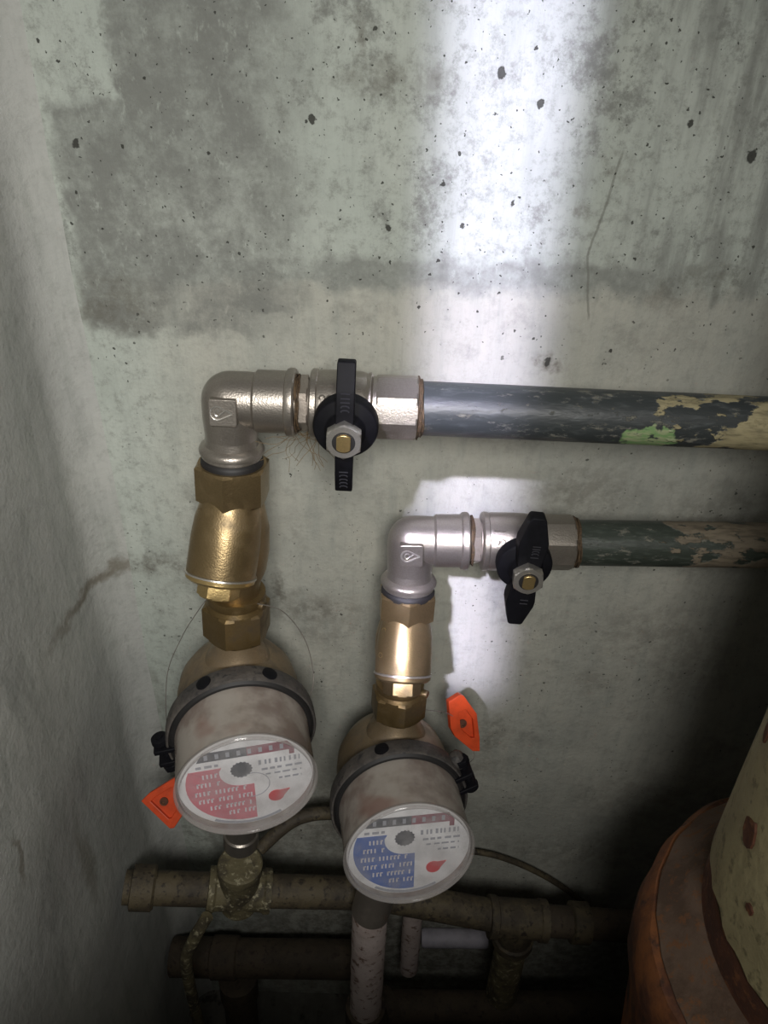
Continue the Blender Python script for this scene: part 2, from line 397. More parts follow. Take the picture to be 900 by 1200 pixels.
class MB:
    def __init__(s):
        s.v, s.f = [], []

    def ring_faces(s, i0, i1, n, closed=True):
        for k in range(n if closed else n - 1):
            s.f.append((i0 + k, i0 + (k + 1) % n, i1 + (k + 1) % n, i1 + k))

    def lathe(s, prof, O, a, ref=(0, -1, 0), seg=40, caps=True, phase=0.0, wob=0.0, wfreq=3.0):
        e1, e2, a = basis(a, ref)
        O = V(O)
        rings = []
        for r, h in prof:
            i = len(s.v)
            for k in range(seg):
                t = 2 * math.pi * k / seg + phase
                d = e1 * math.cos(t) + e2 * math.sin(t)
                rr = r
                if wob:
                    q = (d * wfreq + a * (h * 60))
                    rr = r * (1 + wob * noise.noise(q))
                s.v.append(O + a * h + d * rr)
            rings.append(i)
        for i, j in zip(rings, rings[1:]):
            s.ring_faces(i, j, seg)
        if caps:
            s.f.append(tuple(rings[0] + k for k in reversed(range(seg))))
            s.f.append(tuple(rings[-1] + k for k in range(seg)))
        return s

    def polyprism(s, n_sides, R, h0, h1, O, a, ref, phase=0.0, ch=0.0012):
        """hexagon or octagon with chamfered corners at both ends"""
        e1, e2, a = basis(a, ref)
        O = V(O)
        rings = []
        seg = n_sides * 4
        ap = R * math.cos(math.pi / n_sides)

        def rad(t, lim):
            w = math.pi / n_sides
            tt = ((t + w) % (2 * w)) - w      # angle from corner at t=0
            hexr = ap / math.cos(w - abs(tt))
            return min(hexr, lim)
        for h, lim in ((h0, ap * 1.01), (h0 + ch, R * 0.985), (h1 - ch, R * 0.985), (h1, ap * 1.01)):
            i = len(s.v)
            for k in range(seg):
                t = 2 * math.pi * k / seg
                d = e1 * math.cos(t + phase) + e2 * math.sin(t + phase)
                s.v.append(O + a * h + d * rad(t, lim))
            rings.append(i)
        for i, j in zip(rings, rings[1:]):
            s.ring_faces(i, j, seg)
        s.f.append(tuple(rings[0] + k for k in reversed(range(seg))))
        s.f.append(tuple(rings[-1] + k for k in range(seg)))
        return s

    def tube(s, pts, rad, seg=12, caps=True):
        pts = [V(p) for p in pts]
        n = len(pts)
        if not isinstance(rad, (list, tuple)):
            rad = [rad] * n
        t0 = (pts[1] - pts[0]).normalized()
        ref = V((0, 0, 1)) if abs(t0.z) < 0.9 else V((0, 1, 0))
        e1 = (ref - t0 * ref.dot(t0)).normalized()
        rings = []
        for i, p in enumerate(pts):
            t = ((pts[min(i + 1, n - 1)] - pts[max(i - 1, 0)])).normalized()
            e1 = (e1 - t * e1.dot(t)).normalized()
            e2 = t.cross(e1)
            j = len(s.v)
            for k in range(seg):
                q = 2 * math.pi * k / seg
                s.v.append(p + (e1 * math.cos(q) + e2 * math.sin(q)) * rad[i])
            rings.append(j)
        for i, j in zip(rings, rings[1:]):
            s.ring_faces(i, j, seg)
        if caps:
            s.f.append(tuple(rings[0] + k for k in reversed(range(seg))))
            s.f.append(tuple(rings[-1] + k for k in range(seg)))
        return s

    def prism(s, poly, O, ex, ey, h0, h1):
        """extrude a 2-D outline (counter-clockwise in ex, ey) along ex x ey from h0 to h1"""
        O, ex, ey = V(O), V(ex), V(ey)
        ez = ex.cross(ey)
        n = len(poly)
        i = len(s.v)
        for h in (h0, h1):
            for px, py in poly:
                s.v.append(O + ex * px + ey * py + ez * h)
        s.ring_faces(i, i + n, n)
        s.f.append(tuple(i + k for k in reversed(range(n))))
        s.f.append(tuple(i + n + k for k in range(n)))
        return s

    def rect(s, x0, x1, y0, y1, O, ex, ey, h0, h1):
        return s.prism([(x0, y0), (x1, y0), (x1, y1), (x0, y1)], O, ex, ey, h0, h1)

    def frame(s, outer, inner, O, ex, ey, h0, h1):
        O, ex, ey = V(O), V(ex), V(ey)
        ez = ex.cross(ey)
        n = len(outer)
        i = len(s.v)
        for poly, h in ((outer, h0), (outer, h1), (inner, h1), (inner, h0)):
            for px, py in poly:
                s.v.append(O + ex * px + ey * py + ez * h)
        for q in range(4):
            s.ring_faces(i + q * n, i + ((q + 1) % 4) * n, n)
        return s

    def build(s, name, mat, parent=None, base=None, bevel=0.0, smooth=True, angle=35):
        base = V(base) if base is not None else V((0, 0, 0))
        me = bpy.data.meshes.new(name)
        me.from_pydata([tuple(p - base) for p in s.v], [], s.f)
        bm = bmesh.new()
        bm.from_mesh(me)
        bmesh.ops.recalc_face_normals(bm, faces=bm.faces)
        bm.to_mesh(me)
        bm.free()
        if smooth:
            for p in me.polygons:
                p.use_smooth = True
            me.set_sharp_from_angle(angle=math.radians(angle))
        me.materials.append(mat)
        o = bpy.data.objects.new(name, me)
        COL.objects.link(o)
        if parent is not None:
            o.parent = parent
        else:
            o.location = base
        if bevel:
            b = o.modifiers.new('bevel', 'BEVEL')
            b.width = bevel
            b.segments = 2
            b.limit_method = 'ANGLE'
        return o


def tag(o, label, cat, group=None):
    o['label'] = label
    o['category'] = cat
    if group:
        o['group'] = group
    return o


def thing(name, loc, label, cat, group=None):
    o = bpy.data.objects.new(name, None)
    o.empty_display_size = 0.02
    COL.objects.link(o)
    o.location = V(loc)
    return tag(o, label, cat, group)


def arc(cx, cy, r, a0, a1, n):
    return [(cx + r * math.cos(math.radians(a0 + (a1 - a0) * i / n)), cy + r * math.sin(math.radians(a0 + (a1 - a0) * i / n))) for i in range(n + 1)]


# ------------------------------------------------------------------ the shell
def struct(o):
    o['kind'] = 'structure'
    return o


def wall_sheet(name, mat, p0, du, dv, nu, nv, thick, amp):
    """uneven cast or trowelled wall, real thickness behind the face"""
    p0, du, dv = V(p0), V(du), V(dv)
    nrm = du.cross(dv).normalized()
    b = MB()
    for j in range(nv + 1):
        for i in range(nu + 1):
            p = p0 + du * (i / nu) + dv * (j / nv)
            e = 0 if i in (0, nu) or j in (0, nv) else amp * min(1.0, max(0.0, (p.x - XL - 0.03) / 0.08) if name == 'wall_back' else 1.0) * (noise.noise(p * 9) + 0.5 * noise.noise(p * 25))
            b.v.append(p + nrm * e)
    for j in range(nv):
        for i in range(nu):
            a = j * (nu + 1) + i
            b.f.append((a, a + 1, a + nu + 2, a + nu + 1))
    k = len(b.v)
    cs = [0, nu, (nu + 1) * (nv + 1) - 1, (nu + 1) * nv]
    for c in cs:
        b.v.append(b.v[c] - nrm * thick)
    b.f.append((k + 3, k + 2, k + 1, k))
    loop = list(range(nu + 1)), [j * (nu + 1) + nu for j in range(nv + 1)], [nv * (nu + 1) + i for i in range(nu, -1, -1)], [j * (nu + 1) for j in range(nv, -1, -1)]
    for q, l in enumerate(loop):
        b.f.append(tuple(l) + (k + (q + 1) % 4, k + q))
    return struct(b.build(name, mat, angle=60))


XL, XR = -0.236, 0.62
wall_sheet('wall_back', M_BACK, (XL - 0.06, 0, 0), (XR - XL + 0.12, 0, 0), (0, 0, 1.7), 70, 120, 0.08, 0.0022)

# left wall with a plastered, rounded inner corner
wl = MB()
prof = [(XL, -0.47)] + [(XL, -0.47 + 0.43 * i / 22) for i in range(1, 22)]
rc = 0.034
prof += [(XL + rc - rc * math.cos(t), -rc + 0.0016 + rc * math.sin(t)) for t in [math.pi / 2 * i / 12 for i in range(0, 13)]]
prof += [(XL - 0.07, prof[-1][1]), (XL - 0.07, -0.47)]
nz = 90
for j in range(nz + 1):
    z = 1.7 * j / nz
    for i, (px, py) in enumerate(prof):
        p = V((px, py, z))
        if 0 < i < len(prof) - 4:
            p.x += 0.003 * noise.noise(p * 8) + 0.0012 * noise.noise(p * 24)
        wl.v.append(p)
np_ = len(prof)
for j in range(nz):
    wl.ring_faces(j * np_, (j + 1) * np_, np_)
wl.f.append(tuple(range(np_))[::-1])
wl.f.append(tuple(nz * np_ + k for k in range(np_)))
struct(wl.build('wall_left', M_LEFT, angle=60))

wall_sheet('wall_right', M_LEFT, (XR, 0, 0), (0, -0.47, 0), (0, 0, 1.7), 20, 40, 0.07, 0.002)
# unseen low front wall, added to keep light off the lower parts
wall_sheet('shade_wall_front', M_LEFT, (XR, -0.47, 0), (XL - XR, 0, 0), (0, 0, 0.78), 40, 30, 0.08, 0.002)
# unseen upper front panel, added to shade the right side
wall_sheet('shade_wall_right', M_LEFT, (XR, -0.47, 0.78), (0.25 - XR, 0, 0), (0, 0, 0.92), 20, 30, 0.08, 0.002)
wall_sheet('floor', M_FLOOR, (XL - 0.06, -0.55, 0.0), (XR - XL + 0.12, 0, 0), (0, 0.56, 0), 60, 40, 0.06, 0.006)

# ------------------------------------------------------------------ pipe sets
SETS = [
    dict(E=V((-0.0963, -0.080, 0.8955)), dx=V((1, 0, -0.016)).normalized(), dn=V((-0.050, -0.040, -1)).normalized(), where='upper', col='red', g=1.097, k=1.06, c=0.2455, yaw=14),
    dict(E=V((0.0209, -0.058, 0.7806)), dx=V((1, 0, 0.018)).normalized(), dn=V((-0.035, -0.160, -1)).normalized(), where='lower', col='blue', g=0.878, k=0.97, c=0.212, yaw=8),
]


def hp(S, h):
    """distance down the riser, stretched below the elbow to each riser's own length"""
    return h if h < 0.038 else 0.038 + (h - 0.038) * S['g']


def elbow(S):
    E, dx, dn = S['E'], S['dx'], S['dn']
    up = S['where'] == 'upper'
    t = thing('pipe_elbow', E + dn * 0.038,
              'nickel-plated elbow at the head of the riser with the red-printed meter' if up else 'nickel-plated elbow at the head of the riser with the blue-printed meter', 'elbow')
    base = t.location
    # bent body
    b = MB()
    b.lathe([(0.0165, 0.036), (0.0162, 0.026), (0.0168, 0.018), (0.0175, 0.010), (0.0176, 0.0)], E, dn)
    b.lathe([(0.0176, 0.0), (0.0177, 0.010), (0.0172, 0.020), (0.0172, 0.036)], E, dx)
    b.lathe([(0.0176 * math.cos(q), 0.0176 * math.sin(q)) for q in [math.radians(-88 + 176 * i / 22) for i in range(23)]], E, (dx - dn).normalized())
    b.build('bend', M_NICKEL, t, base)
    b = MB()
    b.lathe([(0.0172, 0.0150), (0.0192, 0.0168), (0.0193, 0.0345), (0.0205, 0.0352), (0.0212, 0.0372), (0.0210, 0.0395), (0.0200, 0.0405), (0.0165, 0.0406)], E, dx)
    b.build('socket', M_NICKEL, t, base)
    b = MB()
    b.lathe([(0.0160, 0.020), (0.0168, 0.0290), (0.0196, 0.0305), (0.0207, 0.0325), (0.0205, 0.0345), (0.0190, 0.0352), (0.0192, 0.0372), (0.0180, 0.0385), (0.014, 0.0386)], E, dn)
    b.build('socket', M_NICKEL, t, base)
    # raised badge with a drop emblem
    fwd = V((0, -1, 0.12)).normalized()
    ex = (dx - fwd * dx.dot(fwd)).normalized()
    ey = fwd.cross(ex)
    O = E + V((-0.0008, -0.0158, 0)) + dn * 0.0005
    s = 0.0084
    q = 0.0016
    poly = arc(s - q, s - q, q, 0, 90, 4) + arc(-s + q, s - q, q, 90, 180, 4) + arc(-s + q, -s + q, q, 180, 270, 4) + arc(s - q, -s + q, q, 270, 360, 4)
    badge = MB().prism(poly, O, ex, ey, -0.004, 0.0046).build('badge', M_NICKEL, t, base, bevel=0.0006)
    loop = [(-0.0045 + 0.0040 * math.cos(a) + 0.0008, 0.0030 * math.sin(a)) for a in [math.radians(60 + 240 * i / 14) for i in range(15)]]
    loop = loop + [(0.0052, -0.0002)]
    loop = [loop[-1]] + loop
    e = MB().tube([O + ex * (px * 1.0 + 0.0006) + ey * (py * 1.35) + fwd * 0.0047 for px, py in loop], 0.00065, 6)
    inner = [(-0.0036 + 0.0017 * math.cos(a), 0.0014 * math.sin(a)) for a in [math.radians(30 + 300 * i / 10) for i in range(11)]] + [(0.0010, 0.0012)]
    e.tube([O + ex * (px * 1.0 + 0.0006) + ey * (py * 1.35) + fwd * 0.0047 for px, py in inner], 0.0005, 6)
    e.build('drop_emblem', M_STEEL, badge, base)
    return t


def nipple(S):
    E, dx = S['E'], S['dx']
    up = S['where'] == 'upper'
    t = thing('hex_nipple', E + dx * 0.045, 'tarnished hex nipple with brown hemp between the %s elbow and its valve' % S['where'], 'nipple')
    base = t.location
    MB().lathe([(0.0145, 0.0395), (0.0145, 0.0515)], E, dx).build('thread', M_NICKEL_D, t, base)
    MB().polyprism(6, 0.0178, 0.0428, 0.0485, E, dx, (0, -1, 0), math.radians(18), 0.0006).build('hex_collar', M_NICKEL_D, t, base, angle=25)
    h = MB()
    for k in range(7):
        r = 0.0155 + random.random() * 0.0028
        x = 0.0412 + 0.0003 * k
        ph = random.random() * 6
        pts = []
        for i in range(33):
            a = 2 * math.pi * i / 32
            d = V((0, -math.cos(a), math.sin(a)))
            pts.append(E + dx * (x + 0.0007 * math.sin(3 * a + ph)) + d * (r + 0.0009 * math.sin(5 * a + ph)))
        h.tube(pts, 0.00055, 5)
    h.build('hemp_winding', M_HEMP, t, base)['kind'] = 'stuff'
    return t


def valve(S):
    E, dx = S['E'], S['dx']
    up = S['where'] == 'upper'
    t = thing('ball_valve', E + dx * 0.073 + V((0, 0, -0.02)),
              'ball valve with straight-winged black handle on the slate pipe' if up else 'ball valve with tapered bow-tie black handle on the green-black pipe', 'valve')
    base = t.location
    b = MB()
    b.lathe([(0.0150, 0.0495), (0.0203, 0.0496), (0.0214, 0.0506), (0.0214, 0.0535), (0.0206, 0.0543), (0.0210, 0.0560), (0.0212, 0.0720),
             (0.0207, 0.0810), (0.0198, 0.0835), (0.0204, 0.0845), (0.0204, 0.0862), (0.0182, 0.0875), (0.0182, 0.0905), (0.015, 0.0906)], E, dx, seg=48)
    body = b.build('valve_body', M_NICKEL, t, base)
    tilt = math.radians(16 if up else 5)
    b = MB().polyprism(8, 0.0206, 0.0895, 0.1145, E, dx, (0, -math.cos(tilt), math.sin(tilt)), math.radians(22.5), 0.0010)
    b.build('octagon_end', M_NICKEL, t, base, angle=20)
    # cast marks on the body
    mk = MB()
    for x0, a0, kind in ((0.0580, 54, 0), (0.0625, 54, 0), (0.0580, 32, 1), (0.0622, 32, 1), (0.0805, 50, 0), (0.0800, 32, 1)):
        pts = []
        for i in range(9):
            if kind:
                w = math.radians(200 - 260 * i / 8)
                u, v = 0.0017 * math.cos(w), math.radians(5.2) * math.sin(w)
            else:
                u, v = 0.0018 * (i / 4 - 1), 0.0
            a = math.radians(a0) + v
            pts.append(E + dx * (x0 + u) + V((0, -math.cos(a), math.sin(a))) * 0.0212)
        mk.tube(pts, 0.00062, 6)
    mk.build('cast_marks', M_NICKEL, body, base)['kind'] = 'stuff'
    # stem boss, handle and nut
    sp = E + dx * (0.0725 if up else 0.0765)
    fw = V((0.0, -1, -0.03 if up else 0.02)).normalized()
    MB().lathe([(0.0125, 0.010), (0.0125, 0.0215), (0.0105, 0.0220), (0.0105, 0.0260)], sp, fw).build('stem_boss', M_NICKEL_D, t, base)
    hx, hy, _ = basis(fw, (1, 0, 0))
    ang = math.radians(-1.5 if up else -4)
    ex = hx * math.cos(ang) + hy * math.sin(ang)
    ex = ex if ex.x > 0 else -ex
    ey = fw.cross(ex)
    hd = bpy.data.objects.new('handle', None)
    b = MB()
    b.lathe([(0.0130, 0.0215), (0.0180, 0.0218), (0.0192, 0.0230), (0.0192, 0.0300), (0.0184, 0.0322), (0.0150, 0.0335), (0.0118, 0.0345), (0.0105, 0.0380), (0.0098, 0.0420), (0.004, 0.0426)], sp, fw, seg=48)
    if up:
        # straight flat wings, outer third bent back toward the pipe
        w = 0.0052
        for sg, L in ((1, 0.0425), (-1, 0.0410)):
            def pt(u, v, h):
                return sp + ex * u + ey * (v * sg) + fw * h
            secs = [(0.004, 0.024, 0.0430), (0.012, 0.024, 0.0430), (0.026, 0.0330, 0.0412), (0.0275, 0.0325, 0.0405), (L - 0.001, 0.0295, 0.0355), (L, 0.0300, 0.0345)]
            i = len(b.v)
            for v, h0, h1 in secs:
                ww = w * (0.86 if v >= L else 1.0)
                b.v += [pt(-ww, v, h0), pt(ww, v, h0), pt(ww, v, h1), pt(-ww, v, h1)]
            for q in range(len(secs) - 1):
                b.ring_faces(i + 4 * q, i + 4 * q + 4, 4)
            b.f.append((i, i + 1, i + 2, i + 3))
            k = i + 4 * (len(secs) - 1)
            b.f.append((k + 3, k + 2, k + 1, k))
    else:
        for sg in (1, -1):
            out = [(-0.0080, 0.006), (0.0080, 0.006), (0.0098, 0.022), (0.0096, 0.026), (0.0052, 0.0425), (0.0040, 0.0437), (-0.0040, 0.0437), (-0.0052, 0.0425), (-0.0096, 0.026), (-0.0098, 0.022)]
            def hh(v, top):
                return (0.0420 - 0.10 * max(0, v - 0.024)) if top else 0.029 + 0.05 * max(0, v - 0.024)
            i = len(b.v)
            n = len(out)
            for top in (0, 1):
                for u, v in out:
                    b.v.append(sp + ex * u + ey * (v * sg) + fw * hh(v, top))
            b.ring_faces(i, i + n, n)
            b.f.append(tuple(i + k for k in reversed(range(n))))
            b.f.append(tuple(i + n + k for k in range(n)))
    hd = b.build('handle', M_BLACK, t, base, bevel=0.0007)
    mk = MB()
    if up:
        rows = [(0.0262, 0), (0.0235, 0), (0.0212, 0), (0.0185, 1), (0.0160, 1), (-0.0235, 0), (-0.0265, 1), (-0.0300, 1), (-0.0330, 1), (-0.0360, 1)]
    else:
        rows = [(0.0235, 0), (0.0215, 0), (0.0192, 1), (0.0172, 1), (0.0148, 0), (-0.0205, 0), (-0.0235, 0)]
    for v, kind in rows:
        h = 0.0431 - (max(0, abs(v) - 0.012) * 0.128 if up else 0.0010)
        if abs(v) > 0.0275 and up:
            h = 0.0405 - (abs(v) - 0.0275) * 0.333 + 0.0002
        off = 0.0 if up else 0.002
        if kind:
            pts = [(off + 0.0022 * math.cos(a), v + 0.0009 * math.sin(a)) for a in [math.radians(200 - 220 * i / 8) for i in range(9)]]
        else:
            pts = [(off - 0.0026, v), (off + 0.0026, v)]
        mk.tube([sp + ex * p + ey * q + fw * h for p, q in pts], 0.00040, 5)
    mk.build('raised_marks', M_BLACKMARK, hd, base)['kind'] = 'stuff'
    nut = MB()
    nut.polyprism(6, 0.0112, 0.0415, 0.0490, sp, fw, ey, math.radians(0 if up else 8), 0.0008)
    # black disc on the nut face, painting the shade inside its bore
    nut.build('handle_nut', M_STEEL, t, base, angle=25)
    MB().lathe([(0.0066, 0.0485), (0.0066, 0.0491), (0.0060, 0.0492), (0.003, 0.0492)], sp, fw, seg=32).build('bore_shade', M_RUBBER, t, base)
    fl = 0.0040
    out = arc(0, 0, 0.0054, -48, 48, 6) + arc(0, 0, 0.0054, 132, 228, 6)
    out = [(max(-fl, min(fl, p)), q) for p, q in arc(0, 0, 0.0055, 0, 345, 23)]
    MB().prism(out, sp, ex, ey, 0.030, 0.0508).build('stem', M_BRASS_B, t, base, bevel=0.0004)
    return t


def water_pipe(S):
    E, dx = S['E'], S['dx']
    up = S['where'] == 'upper'
    L = (XR - E.x) / dx.x
    b = MB()
    r = 0.0166
    prof = [(0.0145, 0.112), (0.0145, 0.1165), (r, 0.1180)] + [(r, 0.118 + (L - 0.118) * i / 30) for i in range(1, 31)]
    b.lathe(prof, E, dx, seg=44, wob=0.012)
    o = b.build('water_pipe', M_PIPE1 if up else M_PIPE2, base=E + dx * 0.112)
    # keep the paint pattern in world axes
    for v in o.data.vertices:
        v.co += o.location
    o.location = (0, 0, 0)
    tag(o, 'slate grey painted pipe with flaking cream and green paint patches' if up else 'dark green-black pipe flaking to brown, the lower of two', 'pipe')
    return o


def hemp_ring(S):
    E, dx = S['E'], S['dx']
    h = MB()
    base = E + dx * 0.116
    for k in range(9):
        r = 0.0162 + random.random() * 0.0022
        x = 0.1148 + 0.00035 * k
        ph = random.random() * 6
        pts = []
        for i in range(33):
            a = 2 * math.pi * i / 32
            pts.append(E + dx * (x + 0.0008 * math.sin(2 * a + ph)) + V((0, -math.cos(a), math.sin(a))) * (r + 0.0010 * math.sin(4 * a + ph)))
        h.tube(pts, 0.00055, 5)
    o = h.build('hemp_sealing', M_HEMP, base=base)
    return tag(o, 'brown hemp sealing wound at the mouth of the %s valve' % S['where'], 'sealing')


def strainer(S):
    E, dn = S['E'], S['dn']
    up = S['where'] == 'upper'
    fw, rt, _ = basis(dn, (0, -1, 0))
    rt = rt if rt.x > 0 else -rt
    t = thing('strainer', E + dn * hp(S, 0.15), 'cast brass Y-strainer above the %s-printed water meter' % S['col'], 'strainer')
    base = t.location
    k = S['k']
    MB().lathe([(0.0150, 0.036), (0.0192, 0.0388), (0.0200, 0.0405), (0.0200, 0.0430), (0.015, 0.0435)], E, dn).build('gasket', M_RUBBER, t, base)
    MB().polyprism(6, 0.0236 * S['k'], hp(S, 0.0420), hp(S, 0.0655), E, dn, fw, math.radians(4 if up else -3), 0.0014).build('union_nut', M_BRASS, t, base, angle=22)
    b = MB()
    b.lathe([(r * k, hp(S, h)) for r, h in ((0.0172, 0.064), (0.0192, 0.070), (0.0222, 0.086), (0.0224, 0.102), (0.0205, 0.116), (0.0165, 0.126), (0.0155, 0.142))], E, dn, seg=44)
    # branch barrel leaning out to the front
    side = -0.15 if up else 0.0
    A = E + dn * hp(S, 0.060)
    T = E + dn * hp(S, 0.1075) + fw * 0.0215 + rt * (0.0215 * side * 1.6)
    ax = (T - A).normalized()
    Lb = (T - A).length
    b.lathe([(0.0165 * k, 0.0), (0.0182 * k, 0.008), (0.0207 * k, 0.020), (0.0216 * k, 0.032), (0.0217 * k, Lb - 0.008), (0.0216 * k, Lb)], A, ax, seg=44)
    body = b.build('strainer_body', M_BRASS, t, base, angle=50)
    # raised casting marks at its flank
    mk = MB()
    for w in range(4):
        h = 0.016 + 0.006 * w
        rr = 0.0178 + 0.0038 * min(1, h / 0.04)
        e1, e2, _ = basis(ax, fw)
        e2 = e2 if e2.x > 0 else -e2
        pts = []
        for i in range(8):
            a = math.radians(-58 + 7 * math.cos(i * 0.85))
            pts.append(A + ax * (h + 0.0018 * math.sin(i * 0.85)) + (e1 * math.cos(a) + e2 * math.sin(a)) * (rr * k + 0.0003))
        mk.tube(pts, 0.0004, 5)
    mk.build('casting_marks', M_BRASS if up else M_BRASS_B, body, base)['kind'] = 'stuff'
    plug = MB().lathe([(0.0210 * k, Lb), (0.0225 * k, Lb + 0.0004), (0.0226 * k, Lb + 0.0014), (0.0212 * k, Lb + 0.0018)], A, ax, seg=44).build('gasket', M_STEEL, t, base)
    p = MB()
    p.lathe([(0.0205 * k, Lb + 0.0016), (0.0216 * k, Lb + 0.0018), (0.0216 * k, Lb + 0.0042), (0.0195 * k, Lb + 0.0060), (0.012, Lb + 0.0062)], A, ax, seg=40)
    p.polyprism(6, 0.0142, Lb + 0.005, Lb + 0.0165, A, ax, fw, math.radians(30 if not up else 22), 0.0010)
    p.build('cleaning_plug', M_BRASS_B if up else M_BRASS, t, base, angle=25)
    return t


def meter(S):
    E, dn = S['E'], S['dn']
    up = S['where'] == 'upper'
    fw, rt, _ = basis(dn, (0, -1, 0))
    rt = rt if rt.x > 0 else -rt
    upv = -dn
    C = E + dn * S['c']
    yaw = math.radians(S['yaw'])
    ax = fw * math.cos(yaw) + rt * math.sin(yaw)
    ux = rt * math.cos(yaw) - fw * math.sin(yaw)
    # union nut over the meter's outlet
    un = thing('union_nut', E + dn * hp(S, 0.16), 'grimy hexagonal brass union nut joining strainer and %s-printed meter' % S['col'], 'nut')
    ub = un.location
    MB().polyprism(6, 0.0236 * S['k'], hp(S, 0.1440), hp(S, 0.1685), E, dn, fw, math.radians(8 if up else -12), 0.0016).build('nut', M_BRASS_D, un, ub, angle=22)
    MB().lathe([(r * S['k'], hp(S, h)) for r, h in ((0.0165, 0.134), (0.0195, 0.1345), (0.0200, 0.1375), (0.0190, 0.1410), (0.0205, 0.1445), (0.015, 0.1450))], E, dn).build('collar', M_BRASS_D, un, ub)
    e = MB()
    a0 = math.radians(65)
    dl = fw * math.cos(a0) + rt * math.sin(a0)
    e.lathe([(0.0032, 0.0), (0.0032, 0.006), (0.0028, 0.0066), (0.001, 0.0067)], E + dn * hp(S, 0.139) + dl * 0.0172, dl, ref=dn, seg=16)
    e.build('seal_lug', M_BRASS_D, un, ub)

    t = thing('water_meter', C + dn * 0.05, 'water meter with %s dial print and %s' % (('red', 'its clamp screw on the left-wall side') if up else ('blue', 'a round knob on its clamp')), 'water meter')
    base = t.location
    b = MB()
    b.lathe([(0.012, -0.041), (0.026, -0.039), (0.038, -0.031), (0.0445, -0.018), (0.0465, -0.004), (0.0465, 0.010), (0.0485, 0.022), (0.0490, 0.032), (0.040, 0.0325)], C, ax, ref=upv, seg=64)
    for sg in (1, -1):
        O = C
        b.lathe([(0.0260, 0.028), (0.0240, 0.040), (0.0205, 0.047), (0.0172, 0.052), (0.0160, 0.064)], O, upv * sg, seg=40)
    # flow-direction boss on the shoulder
    mb_body = b.build('meter_body', M_BODY, t, base, angle=50)
    s = MB()
    s.prism([(-0.011, -0.0015), (0.011, -0.0015), (0.011, 0.0015), (-0.011, 0.0015)], C + upv * 0.0475 + ax * 0.008, ux, ax, -0.0006, 0.0016)
    s.build('casting_ledge', M_BRASS_D, mb_body, base, bevel=0.0005)
    # clamp ring
    r = MB()
    r.lathe([(0.0475, 0.0245), (0.0515, 0.0235), (0.0540, 0.0260), (0.0546, 0.0300), (0.0546, 0.0385), (0.0538, 0.0400), (0.0526, 0.0402), (0.0522, 0.0375), (0.049, 0.0375)], C, ax, ref=upv, seg=64)
    ring = r.build('clamp_ring', M_RING, t, base)
    MB().lathe([(0.0480, 0.0372), (0.0520, 0.0374), (0.0520, 0.0392), (0.0500, 0.0410), (0.0480, 0.0412)], C, ax, ref=upv, seg=64).build('seal_ring', M_RUBBER, ring, base)
    lug = MB()
    la = math.radians(103 if up else -68)     # angle from top, positive toward the left
    ld = upv * math.cos(la) - ux * math.sin(la)
    lt = ax.cross(ld)
    O = C + ld * 0.0535 + ax * 0.033
    for k in ((-1, 1)):
        lug.prism([(-0.006, -0.0100), (0.0095, -0.0085), (0.0095, 0.0085), (-0.006, 0.0100)], O + lt * (0.0065 * k), ld, ax, -0.0018, 0.0018)
    lug.build('clamp_lug', M_BLACK, ring, base, bevel=0.0006)
    sc = MB()
    sc.tube([O + ld * 0.004 - lt * 0.015, O + ld * 0.004 + lt * 0.015], 0.0028, 12)
    sc.polyprism(6, 0.0062, 0, 0.0055, O + ld * 0.004 + lt * 0.0135, lt, ld, 0, 0.0004)
    sc.lathe([(0.0058, 0), (0.0064, 0.001), (0.0060, 0.0048), (0.004, 0.0056)], O + ld * 0.004 - lt * 0.0085, -lt, ref=ld, seg=20)
    sc.build('clamp_screw', M_BLACK, ring, base)
    if not up:
        kd = upv * math.cos(math.radians(-52)) - ux * math.sin(math.radians(-52))
        K = C + kd * 0.0560 + ax * 0.030
        MB().lathe([(0.003, -0.006), (0.0062, -0.0045), (0.0078, 0.0), (0.0074, 0.0040), (0.0045, 0.0066), (0.001, 0.0070)], K, kd, ref=ax, seg=24).build('knob', M_RING, ring, base)
    for a in ((28, -22) if up else (18,)):
        d = upv * math.cos(math.radians(a)) - ux * math.sin(math.radians(a))
        MB().lathe([(0.0058, -0.001), (0.0055, 0.0012), (0.0030, 0.0018)], C + d * 0.0542 + ax * 0.0335, d, ref=ax, seg=16).build('ring_boss', M_BLACK, ring, base)
    # clear cover: side, rim and window
    R = 0.0478
    H = 0.0880
    c = MB()
    c.lathe([(0.0482, 0.0400), (0.0482, 0.0440), (R, 0.0452), (R - 0.0004, H - 0.0040)], C, ax, ref=upv, seg=72, caps=False)
    c.lathe([(R - 0.0018, H - 0.0040), (R - 0.0014, 0.0430)], C, ax, ref=upv, seg=72, caps=False)
    cov = c.build('cover', M_COVER, t, base)
    c = MB()
    c.lathe([(R - 0.0004, H - 0.0045), (R + 0.0006, H - 0.0030), (R + 0.0008, H - 0.0010), (R - 0.0002, H + 0.0004), (R - 0.0012, H + 0.0010), (R - 0.0022, H + 0.0006), (R - 0.0030, H - 0.0006), (R - 0.0030, H - 0.0030)], C, ax, ref=upv, seg=72, caps=False)
    c.build('cover_rim', M_RIM, cov, base)
    c = MB()
    c.lathe([(R - 0.0028, H - 0.0024), (R - 0.0029, H - 0.0008)], C, ax, ref=upv, seg=72)
    c.build('window', M_LENS, cov, base)
    # dial and its print
    D = C + ax * (H - 0.0075)
    RD = 0.0440
    dd = MB().lathe([(RD + 0.002, -0.006), (RD + 0.002, -0.0006), (RD, 0.0), (0.001, 0.0)], D, ax, ref=upv, seg=72)
    dial = dd.build('dial', M_DIAL, t, base)
    tw = math.radians(3)
